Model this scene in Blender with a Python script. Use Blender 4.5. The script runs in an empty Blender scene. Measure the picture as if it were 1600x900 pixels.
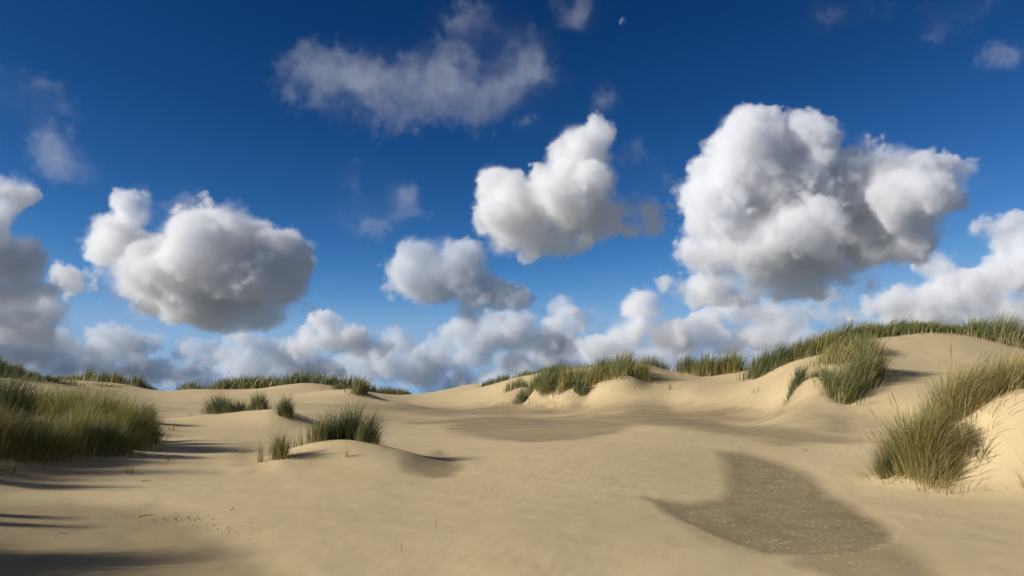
import bpy, math
import numpy as np
from mathutils import Vector
R = math.radians
S = bpy.context.scene
COL = S.collection
rng = np.random.default_rng(7)
WITH_CLOUDS = True

# ------------------------------------------------------------------ camera, sky, sun, exposure
F = 1250.0; CX, CY = 800.0, 450.0; PITCH = math.atan(166 / F); EYE = 1.8
cam = bpy.data.cameras.new('camera'); cam_ob = bpy.data.objects.new('camera', cam); COL.objects.link(cam_ob)
cam.lens = F / 1600 * 36; cam.sensor_width = 36; cam.clip_start = 0.1; cam.clip_end = 600000
cam_ob.location = (0, 0, EYE); cam_ob.rotation_euler = (math.pi / 2 + PITCH, 0, 0); S.camera = cam_ob

SUN_EL, SUN_AZ = R(25), R(-106)          # azimuth clockwise from +Y (the view direction)
world = bpy.data.worlds.new('World'); S.world = world; world.use_nodes = True
wn = world.node_tree; bg = wn.nodes['Background']
sky = wn.nodes.new('ShaderNodeTexSky'); sky.sky_type = 'NISHITA'; sky.sun_disc = False
sky.sun_elevation = SUN_EL; sky.sun_rotation = SUN_AZ
sky.altitude = 2000; sky.air_density = 0.6; sky.dust_density = 0.0; sky.ozone_density = 8.0
# polarised look of a clear sky at right angles to the sun: each colour gets its own contrast
sp = wn.nodes.new('ShaderNodeSeparateColor'); cb = wn.nodes.new('ShaderNodeCombineColor')
wn.links.new(sky.outputs[0], sp.inputs[0]); wn.links.new(cb.outputs[0], bg.inputs[0])
for i, (power, gain, top) in enumerate(((3.0, 2.2, 2.3), (1.9, .75, 4.0), (1.57, .49, 6.3))):
    p = wn.nodes.new('ShaderNodeMath'); p.operation = 'POWER'; p.inputs[1].default_value = power; wn.links.new(sp.outputs[i], p.inputs[0])
    g = wn.nodes.new('ShaderNodeMath'); g.operation = 'MULTIPLY'; g.inputs[1].default_value = gain; wn.links.new(p.outputs[0], g.inputs[0])
    q = wn.nodes.new('ShaderNodeMath'); q.operation = 'SMOOTH_MIN'; q.inputs[1].default_value = top; q.inputs[2].default_value = top * .6; wn.links.new(g.outputs[0], q.inputs[0])
    wn.links.new(q.outputs[0], cb.inputs[i])
bg.inputs[1].default_value = 0.079
sun = bpy.data.lights.new('sun', 'SUN'); sun.energy = 4.4; sun.angle = R(0.55); sun.color = (1.0, 0.94, 0.85)
sun_ob = bpy.data.objects.new('sun', sun); COL.objects.link(sun_ob)
SUN_DIR = Vector((math.cos(SUN_EL) * math.sin(SUN_AZ), math.cos(SUN_EL) * math.cos(SUN_AZ), math.sin(SUN_EL)))
sun_ob.rotation_euler = (-SUN_DIR).to_track_quat('-Z', 'Y').to_euler()
S.view_settings.view_transform = 'Standard'; S.view_settings.look = 'None'
S.view_settings.exposure = 0.42; S.view_settings.gamma = 1.0
cy = S.cycles
cy.use_denoising = True
cy.max_bounces = 14; cy.diffuse_bounces = 3; cy.glossy_bounces = 2; cy.transmission_bounces = 3
cy.volume_bounces = 9; cy.volume_step_rate = 4.0; cy.volume_max_steps = 256
cy.transparent_max_bounces = 12
cy.use_adaptive_sampling = True; cy.adaptive_threshold = 0.025


# ------------------------------------------------------------------ helpers
def px_ratio(px, py):
    """world X/Y and (Z-EYE)/Y along the line of sight of a photo pixel (1600 x 900)"""
    c, s = math.cos(PITCH), math.sin(PITCH); t = (CY - py) / F
    fwd = c - t * s
    return (px - CX) / F / fwd, (s + t * c) / fwd


def at(px, py, D):
    a, q = px_ratio(px, py)
    return Vector((a * D, D, EYE + q * D))


def tag(o, label=None, cat=None, group=None, kind=None):
    for k, v in (('label', label), ('category', cat), ('group', group), ('kind', kind)):
        if v: o[k] = v
    return o


def link(name, me, parent=None):
    o = bpy.data.objects.new(name, me); COL.objects.link(o)
    if parent is not None: o.parent = parent
    return o


def hash2(ix, iy, seed):
    h = (ix.astype(np.int64) * 374761393 + iy.astype(np.int64) * 668265263 + seed * 974634777) & 0xffffffff
    h = ((h ^ (h >> 13)) * 1274126177) & 0xffffffff
    return ((h ^ (h >> 16)) & 0xffff) / 65535.0


def vnoise(x, y, seed=0):
    ix, iy = np.floor(x), np.floor(y); fx, fy = x - ix, y - iy
    u, v = fx * fx * fx * (fx * (fx * 6 - 15) + 10), fy * fy * fy * (fy * (fy * 6 - 15) + 10)
    a, b = hash2(ix, iy, seed), hash2(ix + 1, iy, seed); c, d = hash2(ix, iy + 1, seed), hash2(ix + 1, iy + 1, seed)
    return (a * (1 - u) + b * u) * (1 - v) + (c * (1 - u) + d * u) * v - 0.5


def fbm(x, y, octv=4, seed=0):
    r, a = 0.0, 1.0
    for k in range(octv):
        r = r + a * vnoise(x * 2 ** k + 17.3 * k, y * 2 ** k - 9.1 * k, seed + k); a *= 0.5
    return r


def smooth(a, b, x):
    t = np.clip((x - a) / (b - a), 0, 1); return t * t * (3 - 2 * t)


# ------------------------------------------------------------------ terrain: a height field through surveyed points
CTRL_PX = [  # photo column, photo row, distance ahead in metres
    # near flat
    (-150, 850, 7.5), (100, 850, 8.3), (300, 860, 8.1), (500, 880, 7.5), (800, 890, 7.3), (1100, 888, 7.4), (1400, 885, 7.45), (1700, 880, 7.5),
    (-100, 760, 11), (60, 765, 12.4), (250, 770, 12.6), (450, 780, 11.8), (650, 785, 11.5), (850, 780, 11.6), (1050, 790, 11.3), (1250, 800, 10.8),
    (1420, 800, 10.7), (1600, 830, 9.3), (1750, 820, 9.5),
    (350, 735, 15.6), (450, 735, 15.7), (620, 722, 16.6), (700, 728, 16.6), (800, 715, 17.5), (950, 705, 18.3), (1100, 710, 18.2), (1200, 725, 17.0),
    (1300, 730, 16.0), (1350, 710, 18),
    # rim of the pale tongue, damp flat behind it
    (650, 685, 24), (750, 682, 24.5), (880, 676, 25.5), (1000, 668, 26), (1100, 668, 25), (1200, 680, 23), (1320, 692, 20.5),
    (650, 663, 33), (780, 660, 34), (900, 657, 34.5), (1050, 653, 34), (1200, 660, 30), (1330, 668, 26),
    (620, 640, 48), (760, 641, 47), (900, 640, 44), (1050, 638, 40), (1200, 643, 34.5), (1320, 648, 30), (1400, 655, 26.5),
    (660, 617.5, 125), (600, 621, 95), (690, 619, 105), (640, 628, 70), (760, 629, 60),
    # left side
    (300, 690, 21), (250, 690, 21.5), (380, 690, 21.5), (230, 655, 31), (300, 650, 33), (260, 625, 62), (200, 622, 58), (250, 616, 95),
    (200, 700, 18), (150, 690, 18.5), (100, 690, 17.5), (40, 720, 15), (-40, 690, 15.5), (30, 665, 19), (110, 650, 22), (180, 655, 23), (225, 665, 24),
    (40, 633, 26), (110, 622, 31), (-80, 640, 24),
    (75, 606, 38), (0, 590, 52), (50, 592, 56), (95, 601, 60), (-80, 585, 50), (20, 596, 75), (140, 608, 55), (170, 600, 80), (205, 604, 80), (130, 597, 85), (235, 613, 82),
    (310, 609, 75), (280, 613, 85), (350, 612, 80), (420, 606, 88), (500, 605, 88), (460, 604, 95), (560, 608, 88), (620, 616, 100),
    (310, 630, 48), (400, 628, 52), (480, 622, 56), (540, 618, 60), (590, 623, 62), (560, 640, 44), (480, 650, 36), (600, 660, 33),
    # dune right of the saddle
    (730, 608, 95), (690, 614, 105), (770, 603, 84), (820, 588, 76), (860, 582, 70), (930, 575, 64), (990, 568, 58), (1020, 574, 62), (1045, 582, 58),
    (780, 626, 58), (840, 628, 50), (920, 628, 45), (1000, 621, 42), (830, 608, 57), (900, 600, 52), (960, 592, 49), (1005, 598, 46), (1035, 600, 46), (870, 612, 50), (950, 612, 45.5),
    (1070, 585, 56), (1110, 590, 52), (1150, 582, 52), (1110, 578, 60), (1165, 575, 58), (1080, 612, 42), (1180, 612, 38), (1180, 592, 44),
    # big dune at the right
    (1230, 563, 44), (1215, 580, 41), (1230, 610, 35), (1290, 552, 44), (1340, 532, 45), (1390, 523, 46), (1440, 517, 46), (1500, 521, 46), (1560, 533, 45), (1610, 545, 44), (1680, 540, 44), (1760, 540, 44),
    (1290, 590, 34), (1330, 570, 35), (1270, 600, 32.5), (1290, 625, 30), (1310, 628, 29), (1340, 620, 29.5), (1370, 590, 32), (1400, 560, 37), (1450, 545, 40), (1530, 552, 39), (1600, 565, 37),
    (1430, 590, 32.5), (1520, 585, 32.5), (1600, 590, 31), (1700, 590, 31), (1400, 628, 28), (1480, 620, 27), (1580, 625, 25), (1440, 650, 23.5), (1550, 660, 21), (1680, 650, 21), (1450, 690, 18.5),
]
CTRL_XYZ = [  # hidden or outside the frame: behind crests, beside and behind the camera
    (-6, 7, .55), (-8.5, 8, 1.0), (-12, 8, 1.3), (-9.5, 12.5, .95), (-14, 13, 1.3), (-20, 20, 1.8), (-40, 30, 2.2), (-30, 5, 1.8), (-5, 3, .2), (-9, 2, .7),
    (0, 2.5, 0), (3, 3, 0), (-2.5, 3, .05), (0, -5, 0), (-8, -6, .5), (8, -6, .2), (0, -30, .5), (-30, -30, 1), (30, -30, 1), (6, 3, .05), (10, 4, .2), (14, 9, .5), (22, 14, 1.3), (40, 20, 2.5), (30, 4, 1.5),
    (14, 15, .5), (20, 20, 1.0), (-60, 60, 1.0), (60, 60, 2.0),
    (-5, 170, -1), (-20, 190, -1.5), (20, 150, 0), (10, 90, 1.2), (20, 95, 1.2), (-40, 130, -1), (-70, 130, -1), (-20, 125, -1),
    (12, 70, 2.0), (20, 80, 1.6), (30, 60, 3.4), (40, 62, 3.2), (28, 75, 2.2), (22, 62, 2.4), (15, 105, .8), (60, 110, 0), (0, 300, -2.5), (-150, 300, -2.5), (150, 300, -2.5), (-250, 100, -2), (250, 100, -2),
    (-60, -200, -1), (60, -200, -1), (-200, -60, -1), (200, -60, -1),
]


def pol(x, y):
    return np.arctan2(x, y), np.log(np.hypot(x, y))


_pts = []
for px, py, D in CTRL_PX:
    p = at(px, py, D); _pts.append((p.x, p.y, p.z))
_pts = np.array(_pts + CTRL_XYZ, float)
_az, _lr = pol(_pts[:, 0], _pts[:, 1])
_e = (_pts[:, 2] - EYE) / np.hypot(_pts[:, 0], _pts[:, 1])
AZS = 2.6
_c = np.stack([_az * AZS, _lr], 1)


def _phi(d2):
    return 0.5 * d2 * np.log(d2 + 1e-12)


_n = len(_c)
_d2 = ((_c[:, None] - _c[None]) ** 2).sum(-1)
_A = np.zeros((_n + 3, _n + 3)); _A[:_n, :_n] = _phi(_d2) + np.eye(_n) * 2e-3
_A[:_n, _n] = 1; _A[:_n, _n + 1:] = _c; _A[_n:, :_n] = _A[:_n, _n:].T
_w = np.linalg.solve(_A, np.concatenate([_e, np.zeros(3)]))

MOUNDS = [  # photo column, distance, height, half width across, half depth (metres): sand banked round the tussocks
    (555, 16.8, .30, 1.5, 1.0), (500, 16.8, .20, 1.1, .8), (442, 15.6, .14, .6, .5),
    (385, 28, .55, 2.3, 2.2), (440, 27, .3, 1.0, 1.2),
    (1575, 13.35, .72, 1.5, 1.15, 2), (1480, 13.2, .22, .9, .9), (1720, 12.9, .72, 1.8, 1.4, 2), (1640, 12.2, .22, 1.0, .8),
    (560, 60, .35, 1.5, 2), (1290, 30.5, .25, 1.0, 1.0),
    (890, 46.5, .75, .9, 2.2, 2), (850, 50.5, .75, .9, 2.5, 2), (955, 45.5, .65, 1.6, 2.0, 2), (800, 56, .6, 1.3, 2.5, 2), (1275, 31.5, .5, .9, .9, 2),
    (310, 73, .15, 2.4, 3.0), (360, 80, .2, 2.2, 2.5), (475, 74, .5, 3.2, 3.0), (530, 62, .35, 2.4, 2.0), (420, 44, .25, 2.6, 2.0), (620, 55, .25, 2.5, 2.0), (185, 77, .1, 1.8, 2.0), (330, 40, .2, 2.0, 1.6), (740, 92, .5, 3.0, 3.0),
]
DAMP_DIPS = []


def ground_z(x, y):
    x = np.asarray(x, float); y = np.asarray(y, float)
    sh = x.shape; x = x.ravel(); y = y.ravel()
    z = np.empty_like(x)
    for i in range(0, len(x), 20000):
        xx, yy = x[i:i + 20000], y[i:i + 20000]
        r = np.hypot(xx, yy); az, lr = pol(xx, np.where(r < 1e-6, 1e-6, yy))
        lr = np.log(np.maximum(r, 2.0))
        q = np.stack([az * AZS, lr], 1)
        e = _phi(((q[:, None] - _c[None]) ** 2).sum(-1)) @ _w[:_n] + _w[_n] + q @ _w[_n + 1:]
        zz = EYE + e * r
        zz = np.clip(zz, -4, 7)
        back = smooth(R(115), R(160), np.abs(az)); zz = zz * (1 - back)
        near = smooth(3.0, 1.5, r); zz = zz * (1 - near)
        fr = smooth(190, 420, r); zz = zz * (1 - fr) + fr * -3.0
        for px, D, h, a, b, *steep in MOUNDS:
            mx = px_ratio(px, 650)[0] * D
            d2 = ((xx - mx) / a) ** 2 + ((yy - D) / b) ** 2
            zz = zz + h * np.exp(-(d2 * 0.9) ** (steep[0] if steep else 1))
        amp = np.clip(r / 40, .25, 1.0)
        zz = zz + (0.05 * fbm(xx * .45, yy * .45, 3, 3) * amp + 0.012 * fbm(xx * 2.1, yy * 2.1, 3, 9) + .16 * amp * fbm(xx * .13, yy * .13, 2, 5) * smooth(30, 50, r)) * (1 - fr)
        z[i:i + 20000] = zz
    return z.reshape(sh)


_ds = np.exp(np.linspace(math.log(5), math.log(130), 900))


def hit(px, py):
    """first ground point on a photo pixel's line of sight"""
    a, q = px_ratio(px, py)
    z = ground_z(a * _ds, _ds); below = z > EYE + q * _ds
    i = int(np.argmax(below)) if below.any() else len(_ds) - 1
    return a * _ds[i], _ds[i]


# damp hollows and painted shade, surveyed as outlines on the ground: outline, edge softness (share of ln r), wetness or shade, flecks
DAMP_SHADE = [
    ([(1128, 704), (1165, 706), (1225, 722), (1268, 738), (1300, 768), (1345, 795), (1395, 826), (1400, 845), (1350, 862), (1280, 866), (1200, 862), (1120, 836), (1060, 806), (1015, 778), (1080, 784), (1135, 780), (1148, 765), (1142, 735)], .0149, 1.0, .7),
    ([(1270, 858), (1360, 846), (1410, 846), (1455, 866), (1485, 895), (1480, 935), (1400, 935), (1320, 905), (1250, 880)], .022, .72, .25),
    ([(1060, 812), (1130, 838), (1220, 856), (1300, 858), (1360, 845), (1400, 825), (1420, 842), (1370, 862), (1290, 872), (1200, 868), (1110, 846)], .014, .35, 1.7),
    ([(632, 722), (660, 712), (690, 703), (712, 718), (726, 733), (712, 744), (680, 746), (640, 738)], .014, .9, .0),
    ([(700, 664), (760, 655), (840, 652), (930, 655), (1000, 664), (960, 678), (900, 688), (820, 692), (760, 686), (690, 672)], .02, .85, .15),
    ([(640, 662), (700, 655), (780, 650), (900, 648), (1000, 646), (1100, 650), (1250, 668), (1380, 690), (1300, 692), (1180, 684), (1080, 672), (980, 660), (860, 655), (760, 662)], .022, .75, .0),
    ([(760, 632), (900, 634), (1050, 636), (1200, 640), (1350, 660), (1300, 674), (1150, 660), (1000, 650), (850, 646), (700, 650), (640, 648)], .03, .8, .0),
    ([(1180, 688), (1260, 690), (1262, 696), (1220, 698)], .02, .8, .0),
    ([(1195, 655), (1260, 645), (1350, 645), (1420, 655), (1400, 675), (1300, 676), (1220, 668)], .03, .5, 2.2),
    ([(600, 632), (700, 636), (760, 642), (650, 646), (590, 640)], .03, .6, .0),
    ([(372, 722), (380, 700), (400, 692), (392, 712), (410, 730), (395, 738)], .02, .6, .0),
    ([(320, 622), (420, 622), (380, 632), (300, 634)], .03, .4, .0),
    ([(-100, 790), (120, 786), (240, 790), (300, 808), (345, 838), (400, 866), (455, 898), (480, 935), (-100, 935)], .035, .78, .03),  # left foreground: broad shade painted in together with the dampness
    ([(-60, 700), (60, 690), (180, 690), (240, 700), (200, 735), (120, 752), (-60, 755)], .03, .6, .0),  # sunless slope below the left grass, its shade painted as darker sand
    ([(555, 625), (600, 626), (640, 632), (600, 660), (570, 650)], .03, .35, .0),
]


def poly_sd(qx, qy, P):
    """signed distance, positive inside"""
    d = np.full(qx.shape, 1e9); ins = np.zeros(qx.shape, bool)
    n = len(P)
    for i in range(n):
        (x0, y0), (x1, y1) = P[i], P[(i + 1) % n]
        ex, ey = x1 - x0, y1 - y0
        t = np.clip(((qx - x0) * ex + (qy - y0) * ey) / (ex * ex + ey * ey + 1e-12), 0, 1)
        d = np.minimum(d, (qx - x0 - t * ex) ** 2 + (qy - y0 - t * ey) ** 2)
        c = ((y0 > qy) != (y1 > qy)) & (qx < (x1 - x0) * (qy - y0) / (y1 - y0 + 1e-12) + x0)
        ins ^= c
    return np.where(ins, 1, -1) * np.sqrt(d)


az_f = np.arange(R(-46), R(46), 0.0024)
az_l = np.linspace(R(-180), R(-46), 70)[:-1]; az_r = np.linspace(R(46), R(180), 70)
AZ = np.concatenate([az_l, az_f, az_r])
RR = np.concatenate([np.array([.15, .5, 1, 1.6, 2.2, 2.8, 3.4, 4.0, 4.6]), np.exp(np.arange(math.log(5.2), math.log(190), .0098)), np.array([200, 225, 260, 310, 380, 480, 700, 1200, 2500, 6000, 15000, 40000, 120000])])
na, nr = len(AZ), len(RR)
gx = np.sin(AZ)[None] * RR[:, None]; gy = np.cos(AZ)[None] * RR[:, None]
gz = ground_z(gx, gy)
wob = .010 * fbm(gx * 1.3, gy * 1.3, 4, 31) + .014 * fbm(gx * .35, gy * .6, 3, 41)
lr = np.log(np.hypot(gx, gy)); azg = np.arctan2(gx, gy)
damp = np.zeros_like(gz); fleck = np.zeros_like(gz)  # damp also carries the shade painted on the left sand
sub = (np.abs(azg) < R(45)) & (lr < math.log(120)) & (lr > math.log(4))
for outline, soft, wet_shade, flk in DAMP_SHADE:
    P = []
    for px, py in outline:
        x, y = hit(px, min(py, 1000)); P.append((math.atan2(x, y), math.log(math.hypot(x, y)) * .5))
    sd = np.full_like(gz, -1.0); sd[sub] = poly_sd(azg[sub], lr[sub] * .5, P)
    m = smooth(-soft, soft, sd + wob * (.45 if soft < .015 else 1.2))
    damp = np.maximum(damp, m * wet_shade)
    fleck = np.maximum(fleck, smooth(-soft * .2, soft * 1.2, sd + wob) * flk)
streak = smooth(-.1, .35, fbm(gx * .25 + gy * .05, gy * 1.2, 3, 77)) * smooth(26, 36, np.exp(lr)) * smooth(75, 55, np.exp(lr)) * (np.abs(azg) < .5) * (gz < 1.2)
damp = np.clip(damp + .45 * streak, 0, 1)
gz = gz - .035 * damp * smooth(30, 15, np.exp(lr))

vs = np.stack([gx, gy, gz], -1).reshape(-1, 3)
idx = np.arange(na * nr).reshape(nr, na)
quads = np.stack([idx[:-1, :-1], idx[:-1, 1:], idx[1:, 1:], idx[1:, :-1]], -1).reshape(-1, 4)


def mesh_np(name, v, loops, starts, attrs=(), mat=None, shade=True):
    me = bpy.data.meshes.new(name)
    me.vertices.add(len(v)); me.vertices.foreach_set('co', np.ascontiguousarray(v, np.float32).ravel())
    me.loops.add(len(loops)); me.loops.foreach_set('vertex_index', np.ascontiguousarray(loops, np.int32))
    me.polygons.add(len(starts)); me.polygons.foreach_set('loop_start', np.ascontiguousarray(starts, np.int32))
    me.update(calc_edges=True)
    if shade: me.polygons.foreach_set('use_smooth', np.ones(len(starts), bool))
    for an, arr in attrs:
        a = me.attributes.new(an, 'FLOAT', 'POINT'); a.data.foreach_set('value', np.ascontiguousarray(arr, np.float32).ravel())
    if mat: me.materials.append(mat)
    return me


# ------------------------------------------------------------------ materials
class NT:
    def __init__(self, name):
        self.m = bpy.data.materials.new(name); self.m.use_nodes = True
        self.t = self.m.node_tree; self.t.nodes.clear()
        self.out = self.t.nodes.new('ShaderNodeOutputMaterial')

    def n(self, kind, **kw):
        nd = self.t.nodes.new(kind)
        for k, v in kw.items():
            if k.startswith('_'): setattr(nd, k[1:], v)
            else: self.set(nd.inputs[k.replace('__', ' ')], v)
        return nd

    def set(self, sock, v):
        if isinstance(v, bpy.types.NodeSocket): self.t.links.new(v, sock)
        else: sock.default_value = v

    def math(self, op, a, b=0.0, c=None):
        nd = self.t.nodes.new('ShaderNodeMath'); nd.operation = op
        for i, v in enumerate((a, b, c)):
            if v is not None: self.set(nd.inputs[i], v)
        return nd.outputs[0]

    def mix(self, f, a, b):
        nd = self.t.nodes.new('ShaderNodeMix'); nd.data_type = 'RGBA'
        self.set(nd.inputs[0], f)
        self.set(nd.inputs[6], a if isinstance(a, bpy.types.NodeSocket) else (*a, 1)); self.set(nd.inputs[7], b if isinstance(b, bpy.types.NodeSocket) else (*b, 1))
        return nd.outputs[2]

    def attr(self, name):
        nd = self.t.nodes.new('ShaderNodeAttribute'); nd.attribute_name = name; return nd.outputs['Fac']

    def ramp(self, v, a, b):
        nd = self.t.nodes.new('ShaderNodeMapRange'); nd.interpolation_type = 'SMOOTHSTEP'
        self.set(nd.inputs[0], v); self.set(nd.inputs[1], a); self.set(nd.inputs[2], b); return nd.outputs[0]


def sand_material():
    k = NT('sand')
    pos = k.n('ShaderNodeNewGeometry').outputs['Position']
    big = k.n('ShaderNodeTexNoise', Vector=pos, Scale=.22, Detail=4.0, Roughness=.55).outputs[0]
    mid = k.n('ShaderNodeTexNoise', Vector=pos, Scale=2.3, Detail=5.0, Roughness=.6).outputs[0]
    fine = k.n('ShaderNodeTexNoise', Vector=pos, Scale=70.0, Detail=3.0, Roughness=.7).outputs[0]
    dry = k.mix(k.ramp(big, .3, .7), (.512, .400, .222), (.556, .438, .250))
    dry = k.mix(k.math('MULTIPLY', k.ramp(mid, .35, .75), .35), dry, (.50, .378, .195))
    wet_shade = k.mix(k.ramp(mid, .3, .7), (.235, .178, .094), (.300, .230, .126))  # darker tone for damp sand and for painted shade
    dm = k.attr('damp'); fl = k.attr('fleck')
    edge = k.math('ADD', dm, k.math('MULTIPLY', k.math('SUBTRACT', mid, .5), k.math('MULTIPLY', k.math('MULTIPLY', dm, k.math('SUBTRACT', 1.0, dm)), 1.6)))
    sm = k.n('ShaderNodeMapping', Vector=pos, Rotation=(0, 0, -.12), Scale=(.32, 1.7, 1.0))
    st = k.n('ShaderNodeTexNoise', Vector=sm.outputs[0], Scale=1.0, Detail=5.0, Roughness=.62, Distortion=.6).outputs[0]
    hole = k.math('MULTIPLY', k.math('SUBTRACT', 1.0, k.ramp(st, .36, .56)), k.math('MULTIPLY', k.attr('flats'), .32))
    edge = k.math('MULTIPLY', edge, k.math('SUBTRACT', 1.0, hole))
    col = k.mix(edge, dry, wet_shade)
    mp = k.n('ShaderNodeMapping', Vector=pos, Scale=(15.0, 22.0, 15.0))
    wob = k.n('ShaderNodeTexNoise', Vector=pos, Scale=9.0, Detail=2.0)
    vec = k.n('ShaderNodeVectorMath', _operation='ADD'); k.set(vec.inputs[0], mp.outputs[0])
    sc = k.n('ShaderNodeVectorMath', _operation='SCALE'); k.set(sc.inputs[0], wob.outputs['Color']); k.set(sc.inputs['Scale'], 1.4); k.set(vec.inputs[1], sc.outputs[0])
    vo = k.n('ShaderNodeTexVoronoi', Vector=vec.outputs[0], Scale=1.0)
    sel = k.n('ShaderNodeSeparateColor', Color=vo.outputs['Color'])
    pick = k.math('LESS_THAN', sel.outputs[0], k.math('MULTIPLY', fl, k.math('MULTIPLY', k.ramp(mid, .2, .75), 1.2)))
    spot = k.math('MULTIPLY', k.ramp(k.math('SUBTRACT', k.math('ADD', .2, k.math('MULTIPLY', sel.outputs[1], .22)), vo.outputs['Distance']), 0.0, .10), pick)
    spot = k.math('MULTIPLY', spot, k.ramp(fl, .02, .2))
    col = k.mix(k.math('MULTIPLY', spot, .9), col, (.64, .52, .34))
    col = k.mix(k.math('MULTIPLY', k.math('SUBTRACT', fine, .5), .55), col, (.62, .5, .33))
    far = k.attr('far'); col = k.mix(far, col, (.22, .225, .205))
    # wind ripples and grain
    rp = k.n('ShaderNodeMapping', Vector=pos, Rotation=(0, 0, .25))
    wv = k.n('ShaderNodeTexWave', Vector=rp.outputs[0], Scale=1.9, Distortion=6.0, Detail=2.0, Detail__Scale=1.2)
    rip = k.math('MULTIPLY', wv.outputs['Fac'], k.math('MULTIPLY', k.ramp(big, .4, .65), .0013))
    hgt = k.math('ADD', rip, k.math('ADD', k.math('MULTIPLY', fine, .0035), k.math('MULTIPLY', mid, .006)))
    hgt = k.math('ADD', hgt, k.math('MULTIPLY', spot, .012))
    bp = k.n('ShaderNodeBump', Strength=1.0, Distance=1.0, Height=hgt)
    b = k.n('ShaderNodeBsdfPrincipled', Base__Color=col, Roughness=.95, Normal=bp.outputs[0])
    b.inputs['Specular IOR Level'].default_value = .15
    k.t.links.new(b.outputs[0], k.out.inputs[0])
    return k.m


def grass_material(name, green, olive, straw):
    k = NT(name)
    tone, along = k.attr('tone'), k.attr('along')
    c = k.mix(k.ramp(tone, .1, .65), green, olive)
    c = k.mix(k.ramp(tone, .62, .95), c, straw)
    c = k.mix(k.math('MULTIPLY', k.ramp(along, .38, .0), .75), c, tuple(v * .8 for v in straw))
    c = k.mix(k.math('MULTIPLY', k.ramp(along, .75, 1.0), .22), c, straw)
    d = k.n('ShaderNodeBsdfPrincipled', Base__Color=c, Roughness=.5); d.inputs['Specular IOR Level'].default_value = .35
    t = k.n('ShaderNodeBsdfTranslucent', Color=c)
    mx = k.n('ShaderNodeMixShader', Fac=.3); k.set(mx.inputs[1], d.outputs[0]); k.set(mx.inputs[2], t.outputs[0])
    k.t.links.new(mx.outputs[0], k.out.inputs[0]); return k.m


M_SAND = sand_material()
M_GREEN = grass_material('marram_green', (.105, .135, .040), (.200, .195, .060), (.46, .36, .17))
M_DARK = grass_material('marram_dark', (.072, .104, .040), (.135, .155, .058), (.38, .30, .15))
M_OLIVE = grass_material('marram_olive', (.125, .142, .034), (.245, .220, .060), (.50, .38, .17))
M_DRY = grass_material('marram_dry', (.24, .185, .085), (.32, .25, .125), (.44, .35, .19))
M_LIME = grass_material('marram_lime', (.170, .200, .046), (.310, .290, .082), (.50, .41, .19))
MATS = {'l': M_LIME, 'g': M_GREEN, 'd': M_DARK, 'o': M_OLIVE, 'y': M_DRY}

rr = np.hypot(gx, gy)
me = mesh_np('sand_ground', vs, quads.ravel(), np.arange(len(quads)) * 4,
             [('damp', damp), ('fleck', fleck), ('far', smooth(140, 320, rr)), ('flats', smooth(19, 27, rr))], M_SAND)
tag(link('sand_ground', me), 'pale rippled dune sand with darker damp hollows and painted shade at the left', None, None, 'structure')

# ------------------------------------------------------------------ marram grass
SEG = 5


def blade_mesh(name, P, H, W, phi, th0, bend, tone, mat, psi_j=.8):
    n = len(P)
    t = np.linspace(0, 1, SEG + 1)
    th = th0[:, None] + bend[:, None] * t[None, :-1] ** 1.4
    L = (H / SEG)[:, None]
    hx = np.concatenate([np.zeros((n, 1)), np.cumsum(np.sin(th) * L, 1)], 1)
    vz = np.concatenate([np.zeros((n, 1)), np.cumsum(np.cos(th) * L, 1)], 1)
    cxy = np.stack([P[:, 0:1] + hx * np.sin(phi)[:, None], P[:, 1:2] + hx * np.cos(phi)[:, None], P[:, 2:3] + vz], -1)
    psi = phi + rng.normal(0, psi_j, n)
    side = np.stack([np.cos(psi), -np.sin(psi), np.zeros(n)], -1)
    wd = W[:, None] * np.clip(1 - t[None, :-1] ** 1.6, .0, 1) * .5
    a = cxy[:, :-1] - side[:, None] * wd[..., None]; b = cxy[:, :-1] + side[:, None] * wd[..., None]
    v = np.concatenate([np.stack([a, b], 2).reshape(n, 2 * SEG, 3), cxy[:, -1:]], 1)
    nv = 2 * SEG + 1
    lo = []; st = []; s = 0
    for k in range(SEG - 1):
        lo += [2 * k, 2 * k + 1, 2 * k + 3, 2 * k + 2]; st.append(s); s += 4
    lo += [2 * SEG - 2, 2 * SEG - 1, 2 * SEG]; st.append(s); s += 3
    loops = (np.array(lo)[None] + np.arange(n)[:, None] * nv).ravel()
    starts = (np.array(st)[None] + np.arange(n)[:, None] * s).ravel()
    al = np.concatenate([np.repeat(t[:-1], 2), [1.0]])
    return mesh_np(name, v.reshape(-1, 3), loops, starts,
                   [('tone', np.repeat(tone, nv)), ('along', np.tile(al, n))], mat, shade=False)


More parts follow.
